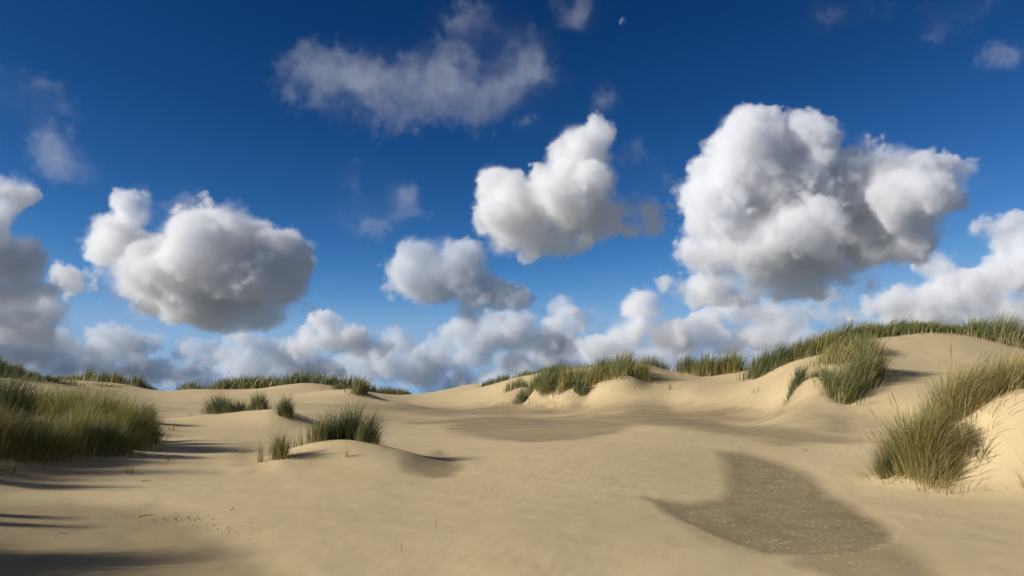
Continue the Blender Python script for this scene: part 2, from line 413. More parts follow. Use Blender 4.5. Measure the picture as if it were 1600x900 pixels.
def field(px, D, wpx, hpx, n, dep=None, wind=.35, out=.55, droop=.55, sparse=False, h_edge=.5, bw=None, shift=0.0):
    """roots and pose of the blades of one tussock standing at photo column px, D metres ahead"""
    mpp = D / F
    rx = wpx * mpp * .5 * .8; ry = dep if dep else max(min(rx * .9, 1.6), .12)
    cx = px_ratio(px, 640)[0] * D
    ang = rng.uniform(0, 2 * math.pi, n); rad = np.sqrt(rng.uniform(0, 1, n))
    nsub = max(3, int(n / 55))                         # blades stand in shoots
    sa = rng.uniform(0, 2 * math.pi, nsub); sr = np.sqrt(rng.uniform(0, 1, nsub))
    own = rng.integers(0, nsub, n); mixf = .55
    ux = rad * np.cos(ang) * (1 - mixf) + sr[own] * np.cos(sa[own]) * mixf + rng.normal(0, .05, n)
    uy = rad * np.sin(ang) * (1 - mixf) + sr[own] * np.sin(sa[own]) * mixf + rng.normal(0, .05, n)
    ux *= 1.25; uy *= 1.25
    stray = rng.random(n) < .06                       # lone shoots round the foot
    far_out = rng.uniform(1.15, 1.75, n); ux = np.where(stray, np.cos(ang) * far_out, ux); uy = np.where(stray, np.sin(ang) * far_out, uy)
    x = cx + ux * rx; y = D + uy * ry
    z = ground_z(x, y) - .02
    q = np.clip(np.hypot(ux, uy), 0, 1)
    H = hpx * mpp * 1.12 * (1 - h_edge * q ** 2) * np.where(stray, .8, 1.0) * rng.uniform(.5, 1.1, n)
    gust = rng.normal(0, .12, nsub)[own]
    vx = out * ux * .55 + wind * (.55 + gust) + rng.normal(0, .17, n); vy = out * uy * .55 + rng.normal(0, .17, n) + wind * .1
    phi = np.arctan2(vx, vy); mag = np.hypot(vx, vy)
    th0 = mag * .45; bend = mag * 1.15 + droop * rng.uniform(.2, 1.2, n)
    W = (bw if bw else np.clip(.54 * D / 800, .006, .06)) * rng.uniform(.7, 1.25, n)
    sub_tone = rng.normal(0, .13, nsub)[own]
    tone = np.clip(rng.beta(2, 2.6, n) + sub_tone + shift, 0, 1)
    return np.stack([x, y, z], -1), H, W, phi, th0, bend, tone


def rel(P, o):
    return P - np.array(o)[None]


def base_of(px, D):
    x = px_ratio(px, 640)[0] * D
    return (x, D, float(ground_z(np.array([x]), np.array([D]))[0]))


def seed_heads(P, H, phi, lean, mat, parent, o):
    """flower spikes: a thin stalk that carries a tapered spike"""
    n = len(P); vv = []; ff = []
    for i in range(n):
        d = Vector((math.sin(phi[i]) * math.sin(lean[i]), math.cos(phi[i]) * math.sin(lean[i]), math.cos(lean[i])))
        p0 = Vector(P[i]); top = p0 + d * H[i]
        e1 = d.cross(Vector((0, 1, 0.1))).normalized(); e2 = d.cross(e1)
        prof = [(0, .003), (H[i] * .45, .0028), (H[i] * .8, .0028), (H[i] * .86, .0085), (H[i] * .93, .0095), (H[i], .001)]
        b = len(vv)
        for s, r in prof:
            c = p0 + d * s + Vector((math.sin(phi[i]), math.cos(phi[i]), -.5)) * (.10 * (s / H[i]) ** 3)
            for a in range(3):
                vv.append(c + (e1 * math.cos(a * 2.094) + e2 * math.sin(a * 2.094)) * r)
        for k in range(len(prof) - 1):
            for a in range(3):
                ff.append((b + 3 * k + a, b + 3 * k + (a + 1) % 3, b + 3 * k + 3 + (a + 1) % 3, b + 3 * k + 3 + a))
    me = bpy.data.meshes.new('seed_heads'); me.from_pydata([tuple(v - Vector(o)) for v in vv], [], ff)
    for an, val in (('tone', .6), ('along', .55)):
        at_ = me.attributes.new(an, 'FLOAT', 'POINT'); at_.data.foreach_set('value', np.full(len(vv), val, np.float32))
    me.materials.append(mat)
    ob = link('seed_heads', me, parent); ob['kind'] = 'stuff'
    return ob


GROUP = 'marram tussocks growing on the dunes'


def tussock(px, D, wpx, hpx, n, mat, label, dry=.12, seeds=0, name='marram_tussock', cat='grass tussock', group=GROUP, **kw):
    o = base_of(px, D)
    P, H, W, phi, th0, bend, tone = field(px, D, wpx, hpx, n, **kw)
    e = link(name, None); e.location = o; tag(e, label, cat, group)
    g = link('green_blades', blade_mesh('green_blades', rel(P, o), H, W, phi, th0, bend, tone, MATS[mat]), e); g['kind'] = 'stuff'
    nd = int(n * dry)
    if nd > 3:
        P, H, W, phi, th0, bend, tone = field(px, D, wpx * 1.04, hpx * .72, nd, **kw)
        g = link('dry_blades', blade_mesh('dry_blades', rel(P, o), H, W, phi, th0 * 1.3, bend * 1.35, tone, M_DRY), e); g['kind'] = 'stuff'
    if seeds:
        P, H, W, phi, th0, bend, tone = field(px, D, wpx * .9, hpx * 1.15, seeds, **kw)
        seed_heads(P, np.maximum(H, hpx * D / F * .8), phi, np.clip(th0 * .8 + .12, 0, .7), M_DRY, e, o)
    return e


def band(pts, n, mat, label, dep=1.5, name='marram_band', wind=.35, droop=.5, bw=None):
    """a belt of grass along a crest, too close grown to count: (column, distance, height in photo pixels)"""
    pts = np.array(pts, float)
    seg = np.abs(np.diff(pts[:, 0])); cum = np.concatenate([[0], np.cumsum(seg)])
    s = rng.uniform(0, cum[-1], n)
    px = np.interp(s, cum, pts[:, 0]); D = np.interp(s, cum, pts[:, 1]); hp = np.interp(s, cum, pts[:, 2])
    y = D + rng.normal(0, dep * .5, n); x = np.array([px_ratio(p, 600)[0] for p in px]) * D
    z = ground_z(x, y) - .02
    patch = np.clip(.8 + 1.1 * fbm(x * .55, y * .55, 3, 55), .35, 1.35)
    H = hp * D / F * patch * rng.uniform(.6, 1.1, n)
    vx = wind * .6 + rng.normal(0, .22, n); vy = rng.normal(0, .2, n)
    phi = np.arctan2(vx, vy); mag = np.hypot(vx, vy)
    tone = np.clip(rng.beta(2, 2.6, n) + .5 * fbm(x * .4, y * .4, 2, 66), 0, 1)
    W = (bw if bw else np.clip(.85 * D / 800, .012, .1)) * rng.uniform(.7, 1.3, n)
    i = int(np.argmin(np.abs(s - cum[-1] / 2))); o = (x[i], y[i], z[i])
    ob = link(name, blade_mesh(name, rel(np.stack([x, y, z], -1), o), H, W, phi, mag * .4, mag * .9 + droop * rng.uniform(.2, 1, n), tone, MATS[mat]))
    ob.location = o
    return tag(ob, label, 'dune grass', None, 'stuff')


T = tussock
# left dune, front to back
T(5, 19.3, 105, 92, 1500, 'd', 'tall dark green marram cut off by the left picture edge', wind=.25)
T(72, 22, 120, 52, 1300, 'l', 'yellow green marram behind the bare sand strip on the left dune', wind=.25)
T(112, 20.6, 90, 62, 1300, 'l', 'yellow green marram between the sand strip and the tall rounded left clumps', wind=.25)
T(152, 18.8, 100, 88, 2000, 'l', 'tallest sunlit olive marram clump on the left dune, rounded top', wind=.3, seeds=6)
T(196, 18.4, 84, 82, 1700, 'l', 'rounded green marram clump at the right end of the left dune', wind=.4)
T(222, 20.0, 54, 64, 800, 'g', 'green marram edging the left dune above the long blue shadow', wind=.4)
T(228, 25, 30, 34, 380, 'd', 'small dark marram tuft poking up behind the right end of the left dune', wind=.1)
T(125, 16.8, 110, 74, 1500, 'l', 'brownish marram low on the front slope of the left dune', dry=.3, wind=.3)
T(172, 16.9, 80, 60, 1000, 'd', 'shaded marram with pale dry stems at the front foot of the left dune', dry=.35, wind=.45)
T(62, 15.6, 140, 72, 1500, 'o', 'low shaded brown green marram below the sand strip on the left', dry=.3, wind=.3)
T(2, 15.0, 110, 78, 1300, 'o', 'shaded marram in the lower left beside the picture edge', dry=.3, wind=.3)
T(14, 13.6, 46, 24, 70, 'y', 'straggling pale dead marram at the bare sandy foot of the left dune', wind=.5, droop=1.1)
T(-60, 18, 90, 80, 700, 'd', 'dark marram on the left dune running out of the picture', wind=.25)
# out of frame to the left: what throws the long shadows over the lower left sand
for (px, D, w, h) in ((-120, 12.3, 90, 110), (-240, 12.8, 150, 130), (-330, 6.7, 190, 210), (-290, 7.1, 130, 240), (-380, 7.0, 130, 280), (-430, 6.3, 200, 250), (-520, 6.9, 260, 280), (-150, 9.6, 40, 90), (-190, 8.9, 50, 110), (-600, 6.5, 200, 330), (-150, 13.8, 150, 175), (-130, 15.2, 130, 150)):
    T(px, D, w, h, 600, 'g', 'marram on the dune left of the picture, seen only by its shadow', wind=.3, group='marram left of the picture')
# single sprigs
def sprig(px, D, w, h, n, mat, label, **kw):
    kw.setdefault('droop', .5)
    return T(px, D, w, h, n, mat, label, dry=0, name='grass_sprig', cat='grass sprig', group='lone sprigs in the sand', **kw)
sprig(208, 14.6, 14, 24, 26, 'o', 'short sprig alone on the sand in front of the left dune, throwing a thin shadow')
sprig(268, 24, 16, 22, 14, 'y', 'thin sprig standing in the sunlit gap right of the left dune')
sprig(266, 16.6, 26, 16, 14, 'y', 'flattened dry sprig lying in the blue shadow of the left dune', wind=.8, droop=1.0)
sprig(407, 15.9, 18, 38, 30, 'g', 'narrow upright sprig leftmost on the central mound', wind=.1, droop=.2)
sprig(425, 16.6, 14, 26, 8, 'g', 'few faint stems between the narrow sprig and the round clump on the central mound', wind=.1, droop=.2)
sprig(543, 15.9, 8, 20, 12, 'g', 'tiny sprig in the bare crest of the central mound below the dark clumps', droop=.2)
sprig(1254, 19, 14, 13, 9, 'y', 'tiny sprig on the pale sand above the speckled damp hollow')
sprig(1341, 21.5, 6, 10, 6, 'd', 'tiny dark stub on the damp flat left of the big leaning tussock')
sprig(1048, 44, 12, 14, 12, 'g', 'small sprig on the sand saddle right of the middle dune', bw=.02)
sprig(1532, 12.4, 26, 62, 40, 'd', 'thin fan shaped sprig on the bare mound beneath the leaning tussock', out=1.0, wind=.1)
sprig(1608, 11.6, 60, 70, 36, 'y', 'pale bent stalks at the right picture edge below the leaning tussock', wind=-.7, droop=.9)
sprig(1390, 30.5, 26, 34, 26, 'd', 'loose dark stalks right of the drooping clump on the big dune', bw=.012)
sprig(1185, 38, 26, 14, 14, 'g', 'faint stems below the dark clump where the big dune begins', bw=.016, wind=.6)
# centre mound
T(440, 15.8, 42, 48, 300, 'g', 'round green clump second from the left on the central mound', out=.8, wind=.12)
T(472, 17.6, 50, 40, 60, 'g', 'thin sparse upright stems in the gap on the central mound', wind=.1, droop=.15)
T(497, 16.9, 44, 44, 300, 'g', 'green clump left of the tall dark pair on the central mound', wind=.12)
T(522, 17.3, 50, 62, 560, 'd', 'tall dark green clump in the middle of the central mound', wind=.12)
T(550, 17.4, 50, 70, 620, 'd', 'tallest clump on the central mound', wind=.15)
T(576, 17.0, 40, 56, 520, 'd', 'dark arching clump at the right end of the central mound beside its blue shadow', wind=.5)
# mound behind it
T(345, 27.8, 66, 34, 520, 'd', 'dark fan of grass at the left of the three tufts on the low mound', wind=-.5, out=.8)
T(403, 27.8, 34, 32, 420, 'g', 'middle upright tuft of three on the low mound', wind=.0)
T(377, 28.0, 36, 18, 200, 'g', 'low pale grass joining the left and middle tufts of the low mound', wind=.0)
T(449, 26.6, 30, 36, 420, 'd', 'separate round tuft at the right end of the low mound', wind=.1)
# far left
band([(-90, 52, 30), (0, 53, 28), (50, 57, 23), (100, 62, 11)], 2600, 'd', 'dark grass over the back dune at the far left', 3.0)
T(55, 46, 50, 12, 160, 'g', 'low green grass edging the far left back dune above the pale strip', dep=1.5)
band([(108, 84, 14), (140, 84, 21), (170, 82, 21), (195, 82, 18)], 1200, 'g', 'green grass on the small far dune beyond the left clumps', 4.0)
T(212, 80, 50, 22, 400, 'd', 'dark scrubby grass right of the bare sand face on the small far dune', dep=2)
T(233, 81, 26, 9, 120, 'd', 'low dark grass at the tail of the small far dune', dep=1.5)
T(150, 70, 60, 8, 200, 'g', 'green grass spilling down the front of the small far dune', dep=3)
T(257, 108, 26, 11, 140, 'd', 'tiny dark tuft alone on the horizon between the two far left dunes', dep=1.5)
# far ridge
T(293, 84, 50, 20, 360, 'g', 'grass at the left end of the long far ridge behind a pale sand lobe', dep=2)
T(345, 80, 40, 23, 360, 'd', 'dark tuft just right of the pale sand lobe on the far ridge', dep=2)
band([(325, 89, 20), (380, 89, 24), (440, 93, 21), (500, 92, 25), (560, 91, 24), (600, 96, 17), (640, 104, 8)], 4200, 'g', 'long belt of grass along the far ridge left of the saddle', 4.5)
band([(440, 86, 20), (490, 86, 24), (530, 86, 18)], 1000, 'd', 'darker grass in the middle of the far ridge', 2.0)
T(525, 62, 38, 12, 160, 'g', 'low grass left of the round clump in front of the far ridge', dep=1.2)
T(560, 59.5, 30, 28, 380, 'g', 'round clump on its own little mound in front of the far ridge', dep=1.0)
T(612, 96, 36, 13, 200, 'd', 'dark tufts at the right tail of the far ridge by the saddle', dep=2)
# dune right of the saddle
T(722, 97, 50, 7, 200, 'd', 'low grass on the first pale dune right of the saddle', dep=2)
T(765, 83, 34, 15, 260, 'd', 'dark tuft on the skyline where the middle dune begins', dep=1.5)
T(785, 80, 34, 17, 240, 'd', 'second dark skyline tuft at the start of the middle dune', dep=1.5)
T(848, 49.5, 44, 36, 380, 'g', 'green tussock trailing down the left rib of the middle dune', dep=1.6)
T(886, 48.5, 44, 38, 440, 'o', 'olive tussock in the hollow between two sand ribs of the middle dune', dep=1.6)
T(922, 47.6, 54, 38, 520, 'o', 'broad olive tussock low on the centre of the middle dune', dep=1.8)
T(962, 47.2, 54, 32, 460, 'g', 'broad green tussock low right of centre on the middle dune', dep=1.6)
band([(800, 77, 9), (830, 74, 10), (870, 70, 9), (930, 66, 9), (990, 60, 8)], 1400, 'g', 'fringe of grass along the crest of the middle dune', 2.0)
T(805, 57, 50, 20, 320, 'g', 'leftmost low tussock on the front of the middle dune', dep=1.5)
T(838, 53, 42, 36, 420, 'g', 'green tussock above the second sand rib of the middle dune', dep=1.6)
T(868, 52, 46, 40, 560, 'd', 'dark green tussock left of centre on the middle dune', dep=2.0)
T(815, 51.5, 28, 26, 220, 'd', 'narrow tussock trailing down between two sand ribs of the middle dune', dep=1.0)
T(905, 50.5, 50, 40, 640, 'o', 'olive brown tussock at the centre of the middle dune', dep=2.2)
T(940, 50, 50, 42, 640, 'g', 'tall tussock right of centre on the middle dune', dep=2.2)
T(975, 49.5, 46, 44, 600, 'o', 'olive tussock near the right shoulder of the middle dune', dep=2.0)
T(1003, 47.5, 44, 36, 460, 'o', 'pale green tussock at the right end of the middle dune', dep=1.6)
T(875, 46.5, 26, 24, 180, 'o', 'brown tuft hanging down the sand face of the middle dune', dep=.9, dry=.4)
T(906, 45.5, 24, 24, 200, 'd', 'lowest dark tuft reaching to the foot of the middle dune', dep=.8, dry=.4)
T(965, 45.5, 60, 16, 220, 'o', 'thin pale green grass on the lower right face of the middle dune', dep=1.2)
T(1022, 63, 60, 26, 520, 'd', 'dark dome of grass behind the right shoulder of the middle dune', dep=2)
# right dune
T(1075, 58, 40, 32, 520, 'd', 'dark tussock left end of the grass belt on the right skyline', dep=1.5)
T(1108, 54, 60, 40, 800, 'o', 'olive tussock in the skyline belt left of the big dune', dep=1.6)
T(1146, 54, 60, 38, 800, 'o', 'second olive tussock in the skyline belt left of the big dune', dep=1.6)
T(1186, 44.5, 42, 46, 640, 'd', 'dark leaning tussock at the lower left end of the big dune', dep=1.2, wind=.6)
T(1212, 44, 54, 48, 800, 'd', 'dark brown leaning tussock where the big dune rises', dep=1.2, wind=.6)
T(1250, 44, 64, 40, 800, 'g', 'green tussock on the shoulder of the big dune', dep=1.5, wind=.6)
T(1288, 43.5, 64, 44, 900, 'o', 'olive tussock higher up the shoulder of the big dune', dep=1.5, wind=.6)
band([(1265, 45, 28), (1310, 45, 36), (1350, 45.5, 36), (1390, 46.5, 32), (1440, 47, 28), (1490, 47, 25), (1530, 46.5, 22)], 5600, 'g', 'belt of wind bent grass along the crest of the big dune', 1.6, wind=.8)
T(1540, 45.5, 60, 38, 800, 'g', 'thick wind bent tussock right of the bare top of the big dune', dep=1.4, wind=.8)
T(1580, 44, 60, 54, 1000, 'g', 'wind bent tussock at the right edge of the big dune crest', dep=1.6, wind=.8)
T(1625, 43, 60, 46, 500, 'g', 'wind bent tussock running out of the picture on the big dune', dep=1.6, wind=.8)
T(1248, 31.8, 36, 40, 380, 'd', 'left brownish tuft of the drooping group on the big dune front', dry=.3, wind=.5)
T(1283, 32.5, 44, 34, 320, 'o', 'thin olive grass behind the sand notch on the big dune front', dry=.35, wind=.5)
T(1312, 30.0, 46, 58, 900, 'g', 'lowest drooping tussock of the group on the big dune front', wind=.5, droop=.8, dep=1.0)
T(1336, 31.4, 54, 72, 1100, 'g', 'large central tussock of the drooping group on the big dune front', wind=.6, droop=.7, seeds=8, dep=1.1)
T(1362, 32.6, 44, 66, 900, 'g', 'tallest tussock at the right of the drooping group on the big dune front', wind=.6, droop=.6, seeds=8, dep=1.0)
T(1352, 39, 70, 36, 600, 'g', 'green grass between the drooping group and the crest of the big dune', wind=.7, dep=1.6)
T(1310, 36.5, 70, 40, 700, 'o', 'olive grass above the drooping group on the big dune', wind=.7, dep=1.6)
# the near tussocks at the right
T(1425, 13.3, 92, 92, 2300, 'o', 'left lobe of the big near tussock, blades arching to the sand', shift=.16, wind=.2, out=1.15, droop=1.0, dry=.3, seeds=26, dep=.9)
T(1485, 13.8, 90, 98, 2200, 'o', 'middle of the big near tussock with many pale bent tips', shift=.24, wind=.55, out=.9, droop=.8, dry=.3, seeds=30, dep=.8)
T(1545, 13.9, 84, 94, 2000, 'o', 'tall near tussock on the crest of the bare mound, leaning right', shift=.28, wind=.85, out=.6, droop=.6, dry=.35, seeds=30, dep=.7)
T(1605, 13.9, 90, 96, 1900, 'o', 'near tussock cut by the right picture edge, straw coloured base', shift=.32, wind=.85, out=.6, droop=.6, dry=.4, seeds=26, dep=.7)
T(1520, 13.6, 90, 84, 1500, 'o', 'straw gold marram filling the big near tussock over the top of its bank', shift=.3, wind=.85, out=.6, droop=.7, dry=.5, seeds=16, dep=.6)
T(1385, 13.4, 36, 60, 240, 'd', 'grey wispy stems at the left end of the big near tussock', wind=-.4, out=1.0, droop=.8, dry=.4)
T(1445, 12.75, 70, 60, 900, 'o', 'front skirt of the big near tussock hanging over its mound', shift=.15, wind=.3, out=1.0, droop=1.1, dry=.5, dep=.5)
T(1500, 12.7, 60, 40, 260, 'y', 'tangle of dead purplish stems under the big near tussock', wind=.2, out=1.1, droop=1.0)

# ------------------------------------------------------------------ litter on the sand
def stick(px, D, pts, r, mat, label, name='dead_stem'):
    o = base_of(px, D)
    vv = []; ff = []
    P = [Vector(p) for p in pts]
    for i, p in enumerate(P):
        d = (P[min(i + 1, len(P) - 1)] - P[max(i - 1, 0)]).normalized()
        e1 = d.cross(Vector((.3, .2, 1) if abs(d.z) < .9 else (1, 0, 0))).normalized(); e2 = d.cross(e1)
        rr_ = r * (1 - .6 * i / (len(P) - 1))
        vv += [p + (e1 * math.cos(a * 1.2566) + e2 * math.sin(a * 1.2566)) * rr_ for a in range(5)]
    for i in range(len(P) - 1):
        ff += [(5 * i + a, 5 * i + (a + 1) % 5, 5 * i + 5 + (a + 1) % 5, 5 * i + 5 + a) for a in range(5)]
    ff += [(4, 3, 2, 1, 0), tuple(5 * (len(P) - 1) + a for a in range(5))]
    me = bpy.data.meshes.new(name); me.from_pydata([tuple(v) for v in vv], [], ff)
    for an in ('tone', 'along'):
        a_ = me.attributes.new(an, 'FLOAT', 'POINT'); a_.data.foreach_set('value', np.full(len(vv), .5, np.float32))
    me.materials.append(mat)
    ob = link(name, me); ob.location = o
    return tag(ob, label, 'dead stem', 'dead stems lying on the sand')


stick(683, 9.15, [(0, 0, -.03), (.004, 0, .05), (.012, 0, .10), (.022, 0, .145)], .0045, M_DRY, 'thin stalk standing upright in the smooth sand at the bottom centre')
stick(631, 8.05, [(0, 0, -.03), (.003, 0, .04), (.006, 0, .09)], .0045, M_DRY, 'short stalk standing at the bottom edge left of the upright one')
stick(372, 10.6, [(-.035, 0, .004), (0, 0, .05), (.03, 0, .005)], .005, M_DARK, 'tiny bent stem like a tent on the smooth sand right of the dark corner')
stick(234, 13.8, [(-.06, -.02, .006), (0, .02, .02), (.07, .03, .012)], .008, M_DRY, 'twig lying just right of the short lone sprig')
stick(240, 10.1, [(-.10, 0, .008), (-.03, .02, .025), (.05, .01, .03), (.13, -.02, .012)], .010, M_DRY, 'longest dead stem lying in the crusty patch at the lower left')
stick(304, 9.9, [(-.03, .02, .03), (.0, 0, .012), (.03, -.03, .01)], .009, M_DRY, 'short dark stem right of the longest one in the crusty patch')
stick(108, 8.6, [(-.06, 0, .012), (0, .01, .05), (.07, .02, .03)], .006, M_DRY, 'pale curled stem in the shaded lower left corner')
stick(30, 13.2, [(-.25, 0, .0), (-.1, 0, .16), (.08, .02, .2), (.2, .02, .08)], .008, M_DRY, 'pale arched dead stem at the bare foot of the left dune')

# wind-broken crust, too small to count
cp = np.concatenate([np.stack([rng.normal(272, 26, 90), rng.normal(10.0, .14, 90)], 1), np.stack([rng.normal(345, 34, 40), rng.normal(9.3, .3, 40)], 1), np.stack([rng.uniform(60, 200, 30), rng.normal(14.5, .3, 30)], 1)])
vv = []; ff = []
for px, D in cp:
    x = px_ratio(px, 840)[0] * D; z = float(ground_z(np.array([x]), np.array([D]))[0]); r0 = rng.uniform(.004, .013); b = len(vv)
    a0 = rng.uniform(0, 6.28)
    for kk, (hz, rk) in enumerate(((-.3, 1.0), (.35, .75))):
        for a in range(5):
            q = rng.uniform(.7, 1.25) * r0 * rk
            vv.append((x + math.cos(a0 + a * 1.2566) * q * 1.5, D + math.sin(a0 + a * 1.2566) * q, z + hz * r0))
    vv.append((x, D, z + .5 * r0))
    ff += [(b + a, b + (a + 1) % 5, b + 5 + (a + 1) % 5, b + 5 + a) for a in range(5)] + [(b + 5 + a, b + 5 + (a + 1) % 5, b + 10) for a in range(5)]
me = bpy.data.meshes.new('sand_crust'); me.from_pydata(vv, [], ff); me.materials.append(M_SAND)
a_ = me.attributes.new('damp', 'FLOAT', 'POINT'); a_.data.foreach_set('value', np.full(len(vv), .55, np.float32))
tag(link('sand_crust', me), 'broken crumbs of sand crust in the lower left', 'sand crust', None, 'stuff')

# ------------------------------------------------------------------ moon
k = NT('moon_rock')
nz = k.n('ShaderNodeTexNoise', Scale=2.2, Detail=4.0); mc = k.mix(k.ramp(nz.outputs[0], .35, .65), (.05, .06, .075), (.095, .105, .115))
df = k.n('ShaderNodeBsdfDiffuse', Color=mc); tr = k.n('ShaderNodeBsdfTransparent')      # the blue air lies in front of the moon
ad = k.n('ShaderNodeAddShader'); k.set(ad.inputs[0], df.outputs[0]); k.set(ad.inputs[1], tr.outputs[0])
sw = k.n('ShaderNodeMixShader', Fac=k.n('ShaderNodeNewGeometry').outputs['Backfacing']); k.set(sw.inputs[1], ad.outputs[0]); k.set(sw.inputs[2], tr.outputs[0])
k.t.links.new(sw.outputs[0], k.out.inputs[0])
import bmesh
bm = bmesh.new(); bmesh.ops.create_uvsphere(bm, u_segments=48, v_segments=24, radius=1.0)
for f in bm.faces: f.smooth = True
me = bpy.data.meshes.new('moon'); bm.to_mesh(me); me.materials.append(k.m)
mo = link('moon', me); mo.location = at(974, 34, 300000); mo.scale = (300000 * .0056,) * 3
tag(mo, 'pale half lit moon high in the dark blue sky', 'moon')

# ------------------------------------------------------------------ clouds: vapour lit by the sun, some shade put into its colour
km = NT('cloud_vapour')
pv = km.n('ShaderNodeVolumePrincipled', Color=(.974, .976, .981, 1), Anisotropy=0.0, Density=0.002)
km.t.links.new(pv.outputs[0], km.out.inputs['Volume'])
M_CLOUD = km.m
kg = NT('cloud_vapour_grey_shade')
pg = kg.n('ShaderNodeVolumePrincipled', Color=(.875, .905, .945, 1), Anisotropy=0.0, Density=0.002)  # darker vapour colour stands in for shade on banks and grey clouds
kg.t.links.new(pg.outputs[0], kg.out.inputs['Volume'])
M_GREY_SHADE = kg.m
kd = NT('cloud_vapour_dull')
pd = kd.n('ShaderNodeVolumePrincipled', Color=(.945, .953, .967, 1), Anisotropy=0.0, Density=0.002)
kd.t.links.new(pd.outputs[0], kd.out.inputs['Volume'])
M_DULL = kd.m


VOXELS = []


def cloud(name, label, D, puffs, dens=.0074, soft=12, A=27, sc=42, seed=0, vox=2.0, vor=2.0, flat=None, group=None, yaw=0.0, rough=.6, fine=1.1, lift=3.0, mat=None, padk=1.0, inner=.84):
    mat = mat or M_CLOUD
    s = D / F
    cx = sum(p[0] for p in puffs) / len(puffs); cyy = sum(p[1] for p in puffs) / len(puffs)
    base = at(cx, cyy, D); az = math.atan2(base.x, base.y)
    ex = Vector((math.cos(az), -math.sin(az), 0))
    L = []
    for p in puffs:
        d = at(p[0], p[1], D) - base
        L.append((d.dot(ex), (p[4] if len(p) > 4 else 0) * s, d.z, p[2] * s, min(p[2], p[3] * 1.3) * s, p[3] * s))
    pad = A * s * padk
    grow = lambda l, i: l[3 + i] + pad * l[3 + i] / min(l[3], l[5])
    lo = [min(l[i] - grow(l, i) for l in L) for i in range(3)]; hi = [max(l[i] + grow(l, i) for l in L) for i in range(3)]
    VOXELS.append(math.prod((hi[i] - lo[i]) / s / vox for i in range(3)) / 1.9)
    gt = bpy.data.node_groups.new(name, 'GeometryNodeTree'); gt.interface.new_socket('Geometry', in_out='OUTPUT', socket_type='NodeSocketGeometry')
    N = gt.nodes.new; K = gt.links.new

    def m(op, a, b=None, c=None):
        n = N('ShaderNodeMath'); n.operation = op
        for i, x in enumerate((a, b, c)):
            if x is None: continue
            if isinstance(x, (int, float)): n.inputs[i].default_value = x
            else: K(x, n.inputs[i])
        return n.outputs[0]

    def vm(op, a, b):
        n = N('ShaderNodeVectorMath'); n.operation = op
        for i, x in enumerate((a, b)):
            if isinstance(x, tuple): n.inputs[i].default_value = x
            else: K(x, n.inputs[i])
        return n.outputs[0]
    pos = N('GeometryNodeInputPosition').outputs[0]
    f = None
    for (x, y, z, rx, ry, rz) in L:
        n = N('ShaderNodeVectorMath'); n.operation = 'LENGTH'
        K(vm('DIVIDE', vm('SUBTRACT', pos, (x, y, z)), (rx, ry, rz)), n.inputs[0])
        sd = m('MULTIPLY', m('SUBTRACT', 1, n.outputs['Value']), min(rx, rz) / s)
        f = sd if f is None else m('SMOOTH_MAX', f, sd, 8)
    f = m('ADD', f, m('MULTIPLY', m('MINIMUM', f, 0.0), .25))
    pp = vm('ADD', vm('MULTIPLY', pos, (1 / s / sc,) * 3), (seed * 13.7, seed * 7.1, seed * 3.3))
    n1 = N('ShaderNodeTexNoise'); n1.inputs['Scale'].default_value = 1; n1.inputs['Detail'].default_value = 6; n1.inputs['Roughness'].default_value = rough; K(pp, n1.inputs['Vector'])
    v1 = N('ShaderNodeTexVoronoi'); v1.inputs['Scale'].default_value = 1.05; v1.inputs['Detail'].default_value = 2; v1.inputs['Roughness'].default_value = .5
    v1.inputs['Lacunarity'].default_value = 2.3; v1.normalize = True; K(pp, v1.inputs['Vector'])
    nzz = m('ADD', m('MULTIPLY', m('SUBTRACT', n1.outputs[0], .5), 2.3 * A), m('MULTIPLY', m('SUBTRACT', .35, v1.outputs['Distance']), vor * A))
    if flat is not None:          # condensation level: the base is cut level
        zf = at(cx, flat, D).z - base.z
        sep = N('ShaderNodeSeparateXYZ'); K(pos, sep.inputs[0])
        f = m('SMOOTH_MIN', f, m('MULTIPLY', m('SUBTRACT', sep.outputs[2], zf), 1.0 / s), 14)
        nzz = m('MULTIPLY', nzz, 1.0)
    n2 = N('ShaderNodeTexNoise'); n2.inputs['Scale'].default_value = .36; n2.inputs['Detail'].default_value = 2; K(pp, n2.inputs['Vector'])
    n3 = N('ShaderNodeTexNoise'); n3.inputs['Scale'].default_value = .6; n3.inputs['Detail'].default_value = 1; K(vm('ADD', pp, (31.0, 5.0, 9.0)), n3.inputs['Vector'])
    nzz = m('ADD', nzz, m('MULTIPLY', m('SUBTRACT', n2.outputs[0], .5), 1.5 * A))
    n4 = N('ShaderNodeTexNoise'); n4.inputs['Scale'].default_value = 4.2; n4.inputs['Detail'].default_value = 2; n4.inputs['Roughness'].default_value = .6; K(vm('ADD', pp, (3.0, 45.0, 19.0)), n4.inputs['Vector'])
    nzz = m('ADD', nzz, m('MULTIPLY', m('SUBTRACT', n4.outputs[0], .5), fine * A))
    patch = N('ShaderNodeMapRange'); patch.inputs[1].default_value = .40; patch.inputs[2].default_value = .66; patch.inputs[3].default_value = .3 * soft; patch.inputs[4].default_value = 3.8 * soft; K(n3.outputs[0], patch.inputs[0])
    d = m('DIVIDE', m('ADD', m('ADD', f, lift), nzz), patch.outputs[0])
    n = N('ShaderNodeClamp'); K(d, n.inputs[0]); d = m('MULTIPLY', m('MULTIPLY', n.outputs[0], n.outputs[0]), 500 * dens / (s / 8.))   # the grid holds density x 500 so that thin edges are not culled
    mid = tuple((a + b) / 2 for a, b in zip(lo, hi)); half = tuple((b - a) / 2 for a, b in zip(lo, hi))
    ab = N('ShaderNodeVectorMath'); ab.operation = 'ABSOLUTE'; K(vm('DIVIDE', vm('SUBTRACT', pos, mid), half), ab.inputs[0])
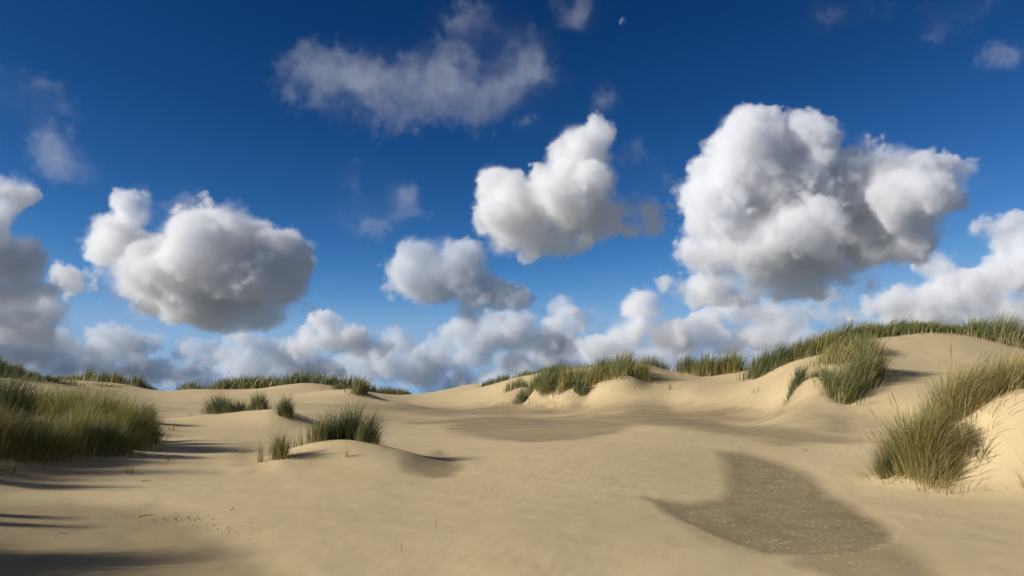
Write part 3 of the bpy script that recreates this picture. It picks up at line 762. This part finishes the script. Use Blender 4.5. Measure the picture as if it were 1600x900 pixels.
    sx = N('ShaderNodeSeparateXYZ'); K(ab.outputs[0], sx.inputs[0])
    fade = N('ShaderNodeMapRange'); fade.interpolation_type = 'SMOOTHSTEP'; fade.inputs[1].default_value = 1.0; fade.inputs[2].default_value = inner
    K(m('MAXIMUM', sx.outputs[0], sx.outputs[2]), fade.inputs[0]); d = m('MULTIPLY', d, fade.outputs[0])
    vc = N('GeometryNodeVolumeCube'); K(d, vc.inputs['Density']); vc.inputs['Min'].default_value = lo; vc.inputs['Max'].default_value = hi
    # wisps fade out well inside their box
    for i, a in enumerate('XYZ'): vc.inputs['Resolution ' + a].default_value = int(min(300, max(12, (hi[i] - lo[i]) / s / (vox * (1.9 if a == 'Y' else 1.0)))))
    sm = N('GeometryNodeSetMaterial'); sm.inputs['Material'].default_value = mat
    K(vc.outputs[0], sm.inputs[0]); K(sm.outputs[0], N('NodeGroupOutput').inputs[0])
    vol = bpy.data.volumes.new(name); ob = link(name, vol); vol.materials.append(mat)
    ob.location = (base.x * math.cos(yaw) + base.y * math.sin(yaw), base.y * math.cos(yaw) - base.x * math.sin(yaw), base.z); ob.rotation_euler = (0, 0, -az - yaw)
    md = ob.modifiers.new('vapour', 'NODES'); md.node_group = gt
    return tag(ob, label, 'cloud', group)


if WITH_CLOUDS:
    C = cloud; CG = 'cumulus clouds'
    C('cumulus_cloud', 'large rounded white cumulus with grey base in the left half of the sky', 11200,
      [(335, 390, 80, 72, 20), (300, 430, 84, 70), (385, 415, 86, 76, -10), (448, 420, 50, 62, 30), (350, 470, 130, 40), (205, 332, 32, 40, 40), (183, 385, 52, 50, 40), (235, 425, 76, 54, 30), (140, 440, 50, 22, 30), (305, 395, 50, 50, -80), (432, 405, 44, 46, -60), (468, 385, 30, 34, -10), (350, 352, 48, 36, -40), (370, 440, 60, 40, -90), (255, 430, 44, 36, -40)], flat=506, seed=3, group=CG)
    C('cumulus_cloud', 'bright white peaked cumulus near the centre of the sky', 6000,
      [(908, 248, 46, 46), (935, 222, 22, 26), (890, 310, 82, 62), (805, 315, 56, 48), (775, 290, 28, 34), (968, 335, 72, 34), (850, 360, 90, 40), (815, 385, 56, 22), (870, 330, 54, 44, -60), (920, 300, 44, 40, -40), (795, 345, 40, 34, -40)], seed=1, group=CG)
    C('cumulus_cloud', 'largest cumulus at the upper right, grey in its middle', 8200,
      [(1170, 225, 68, 66), (1145, 300, 90, 80), (1230, 300, 120, 90, 30), (1265, 225, 50, 44), (1165, 370, 100, 56), (1390, 285, 60, 56, 40), (1320, 315, 100, 66, 30), (1450, 295, 64, 42, 40), (1350, 370, 120, 52, 30), (1220, 405, 130, 44), (1110, 440, 84, 30), (1270, 440, 90, 22), (1170, 260, 60, 54, -80), (1130, 340, 56, 50, -90), (1230, 380, 90, 44, -110), (1150, 410, 80, 36, -90), (1400, 330, 64, 50, -40), (1340, 260, 50, 34, 20)], seed=2, A=29, mat=M_DULL, group=CG)
    C('cumulus_cloud', 'tall grey cumulus cut by the left picture edge', 8600,
      [(5, 305, 40, 30), (0, 350, 30, 50), (15, 410, 54, 54), (-40, 400, 70, 80), (20, 455, 66, 34), (10, 495, 70, 26)], seed=4, mat=M_DULL, group=CG)
    C('cumulus_cloud', 'white topped cumulus low at the left below the edge cloud', 15000,
      [(70, 488, 36, 36), (40, 508, 66, 32), (0, 500, 60, 40), (98, 512, 24, 22)], flat=540, seed=5, A=18, sc=32, group=CG)
    C('cumulus_cloud', 'small bright cumulus just right of the large left one, near the horizon', 23000,
      [(510, 512, 32, 28), (550, 530, 52, 28), (490, 537, 44, 24), (588, 541, 28, 18)], flat=556, seed=6, A=15, sc=28, group=CG)
    C('cumulus_cloud', 'flat grey cumulus left of centre below the wispy sky', 9800,
      [(660, 410, 44, 38), (715, 410, 44, 38), (690, 440, 90, 40), (770, 460, 54, 32), (635, 425, 40, 24), (802, 468, 26, 22), (740, 487, 60, 14)], seed=7, dens=.006, A=26, mat=M_GREY_SHADE, group=CG)
    C('cumulus_cloud', 'lumpy cumulus over the middle dune with bright left shoulder', 20000,
      [(735, 525, 52, 30), (790, 520, 52, 36), (824, 508, 22, 24), (715, 545, 54, 24), (850, 535, 44, 30), (810, 568, 76, 24)], seed=8, A=17, sc=26, mat=M_GREY_SHADE, group=CG)
    C('cumulus_cloud', 'small bright knob of cloud right of the lumpy one', 21000,
      [(875, 488, 22, 24), (890, 505, 40, 22), (922, 495, 30, 15), (880, 535, 32, 28)], seed=9, A=12, sc=22, dens=.007, group=CG)
    C('cumulus_cloud', 'bright upright cumulus left of the big right hand cloud, above the dune gap', 17000,
      [(1005, 490, 38, 42), (1015, 467, 20, 24), (990, 520, 40, 34), (1035, 525, 46, 30), (940, 545, 66, 20)], seed=10, A=14, sc=26, group=CG)
    C('cumulus_cloud', 'long low cumulus under the largest cloud', 17500,
      [(1110, 505, 42, 26), (1160, 490, 52, 30), (1205, 495, 52, 30), (1140, 525, 90, 26), (1242, 505, 32, 17), (1075, 535, 56, 24)], seed=11, A=16, sc=26, dens=.0062, group=CG)
    C('cumulus_cloud', 'cumulus mass above the big dune at the right picture edge', 11000,
      [(1560, 360, 36, 24), (1590, 385, 46, 34), (1462, 412, 30, 28), (1600, 430, 66, 48), (1520, 460, 90, 40), (1420, 475, 66, 32), (1480, 490, 120, 24), (1590, 480, 80, 34)], seed=12, A=21, sc=34, mat=M_DULL, group=CG)
    C('cumulus_cloud', 'small ragged cloud between the long low cumulus and the right edge mass', 16000,
      [(1285, 470, 30, 22), (1300, 490, 36, 18)], seed=13, A=16, sc=22, dens=.004, mat=M_GREY_SHADE, group=CG)
    HG = 'cloud banks along the horizon'
    B = dict(mat=M_GREY_SHADE, vox=2.0, A=16, sc=22, dens=.0055, soft=7, group=HG)
    brng = np.random.default_rng(3)

    def bank(x0, x1, y0, y1, n):
        """broken heaps: many small lumps with gaps, taller ones further up"""
        L = []
        for q in range(n):
            x = x0 + (x1 - x0) * (q + brng.uniform(.1, .9)) / n; y = brng.uniform(y0, y1); w = brng.uniform(16, 40)
            L += [(x, y, w, w * .62, brng.uniform(-60, 60)), (x + w * brng.uniform(-.9, .9), y + w * .35, w * 1.3, w * .5, brng.uniform(-60, 60))]
        return L
    C('cloud_bank', 'hazy flat grey cloud layer lowest on the left horizon', 40000,
      [(0, 580, 200, 26), (200, 590, 170, 22), (420, 596, 170, 18), (620, 602, 140, 14)], seed=19, mat=M_GREY_SHADE, vox=3.0, A=12, sc=30, dens=.003, soft=16, group=HG)
    C('cloud_bank', 'dark grey cloud bank along the left horizon', 28000,
      [(60, 548, 70, 34), (180, 538, 56, 32), (242, 526, 16, 16), (-60, 550, 80, 50), (140, 578, 110, 20), (298, 548, 20, 26), (285, 585, 60, 18)] + bank(-60, 330, 525, 580, 9), seed=14, **B)
    C('cloud_bank', 'cloud bank with one bright tip below the large left cumulus', 26000,
      [(385, 540, 30, 26), (430, 558, 50, 24), (395, 575, 60, 18), (480, 578, 50, 20)] + bank(345, 520, 545, 585, 5), seed=15, **B)
    C('cloud_bank', 'blue grey cloud bank over the far ridge left of the saddle', 34000,
      [(618, 540, 24, 30), (590, 572, 60, 24), (655, 580, 40, 24), (530, 585, 50, 18), (710, 602, 50, 14)] + bank(510, 740, 555, 600, 7), seed=16, **B)
    C('cloud_bank', 'low cloud bank behind the middle dune', 34000,
      [(800, 590, 50, 16), (880, 572, 50, 20), (960, 562, 60, 20), (1060, 560, 60, 18)] + bank(770, 1120, 545, 590, 8), seed=17, **B)
    C('cloud_bank', 'low cloud bank behind the big dune', 30000,
      [(1160, 548, 60, 18), (1280, 545, 60, 18), (1400, 515, 60, 24), (1540, 515, 70, 24)] + bank(1130, 1620, 510, 550, 9), seed=18, **B)
    WG = 'thin wisps of cloud'
    W = dict(mat=M_GREY_SHADE, padk=1.6, lift=14.0, soft=70, vor=.0, fine=2.4, vox=3.4, rough=.74, inner=.55, group=WG)
    C('cloud_wisp', 'broad thin grey cloud high at the top left of centre', 3600,
      [(740, 60, 100, 56), (690, 120, 150, 60), (750, 140, 130, 56), (780, 90, 80, 70), (640, 130, 80, 50), (700, 160, 120, 34), (735, 25, 50, 30)], seed=20, dens=.0005, A=66, sc=95, **W)
    C('cloud_wisp', 'faint tail of cloud left of the broad thin one', 3600,
      [(510, 130, 70, 46), (560, 150, 70, 50), (600, 175, 60, 32)], seed=21, dens=.00045, A=52, sc=80, **W)
    C('cloud_wisp', 'thin grey cloud at the upper left picture edge', 4400,
      [(15, 158, 80, 44), (-30, 150, 80, 44), (50, 178, 40, 26)], seed=22, dens=.0009, A=30, sc=80, **W)
    C('cloud_wisp', 'slanting thin cloud below the upper left edge cloud', 4400,
      [(80, 225, 32, 34), (105, 252, 38, 30), (70, 205, 22, 20)], seed=23, dens=.0008, A=26, sc=60, **W)
    C('cloud_wisp', 'small torn wisp above the flat grey cumulus', 6000,
      [(615, 310, 42, 48), (575, 330, 60, 40), (545, 280, 28, 20)], seed=34, dens=.0007, A=36, sc=55, **W)
    C('cloud_wisp', 'faint smudge of cloud above the large left cumulus', 7000, [(290, 315, 42, 32)], seed=25, dens=.0009, A=24, sc=50, **W)
    C('cloud_wisp', 'faint wisp beside the moon', 3200, [(912, 18, 34, 28), (895, 5, 30, 22)], seed=26, dens=.0006, A=24, sc=45, **W)
    C('cloud_wisp', 'faint wisp at the top edge right of the moon', 3200, [(1310, 18, 66, 32), (1345, 32, 40, 22)], seed=27, dens=.0005, A=32, sc=55, **W)
    C('cloud_wisp', 'faint wisp in the top right of the sky', 3200, [(1490, 22, 46, 34), (1515, 8, 40, 22)], seed=28, dens=.0008, A=30, sc=55, **W)
    C('cloud_wisp', 'faint wisp touching the right picture edge', 3400, [(1578, 80, 42, 26)], seed=29, dens=.0006, A=24, sc=45, **W)
    C('cloud_wisp', 'thin feather of cloud right of the peaked cumulus', 6000, [(988, 265, 28, 38), (1012, 285, 32, 24)], seed=30, dens=.0010, A=26, sc=45, **W)
    C('cloud_wisp', 'tiny faint wisp above the peaked cumulus', 4000, [(948, 165, 22, 24), (860, 198, 54, 22)], seed=31, dens=.0008, A=24, sc=45, **W)
    # unseen clouds added round the rest of the sky, neutral fill for the shadows
    for i, (yaw, D, py, w) in enumerate(((62, 5000, 250, 330), (88, 7500, 330, 360), (112, 4200, 150, 340), (140, 6500, 300, 380), (165, 5000, 180, 330), (195, 7000, 320, 360),
                                         (215, 4500, 100, 300), (75, 3600, -150, 360), (125, 3200, -250, 360), (175, 3400, -200, 360))):
        C('cumulus_cloud', 'unseen cumulus added beyond the frame to fill the shadows', D,
          [(800, py, w, w * .45), (800 - w * .6, py + w * .12, w * .6, w * .35), (800 + w * .55, py + w * .1, w * .6, w * .36), (800, py - w * .35, w * .55, w * .4)], seed=40 + i, vox=9.0, A=50, sc=95, dens=.004, soft=24, group='cumulus outside the picture', yaw=R(yaw))
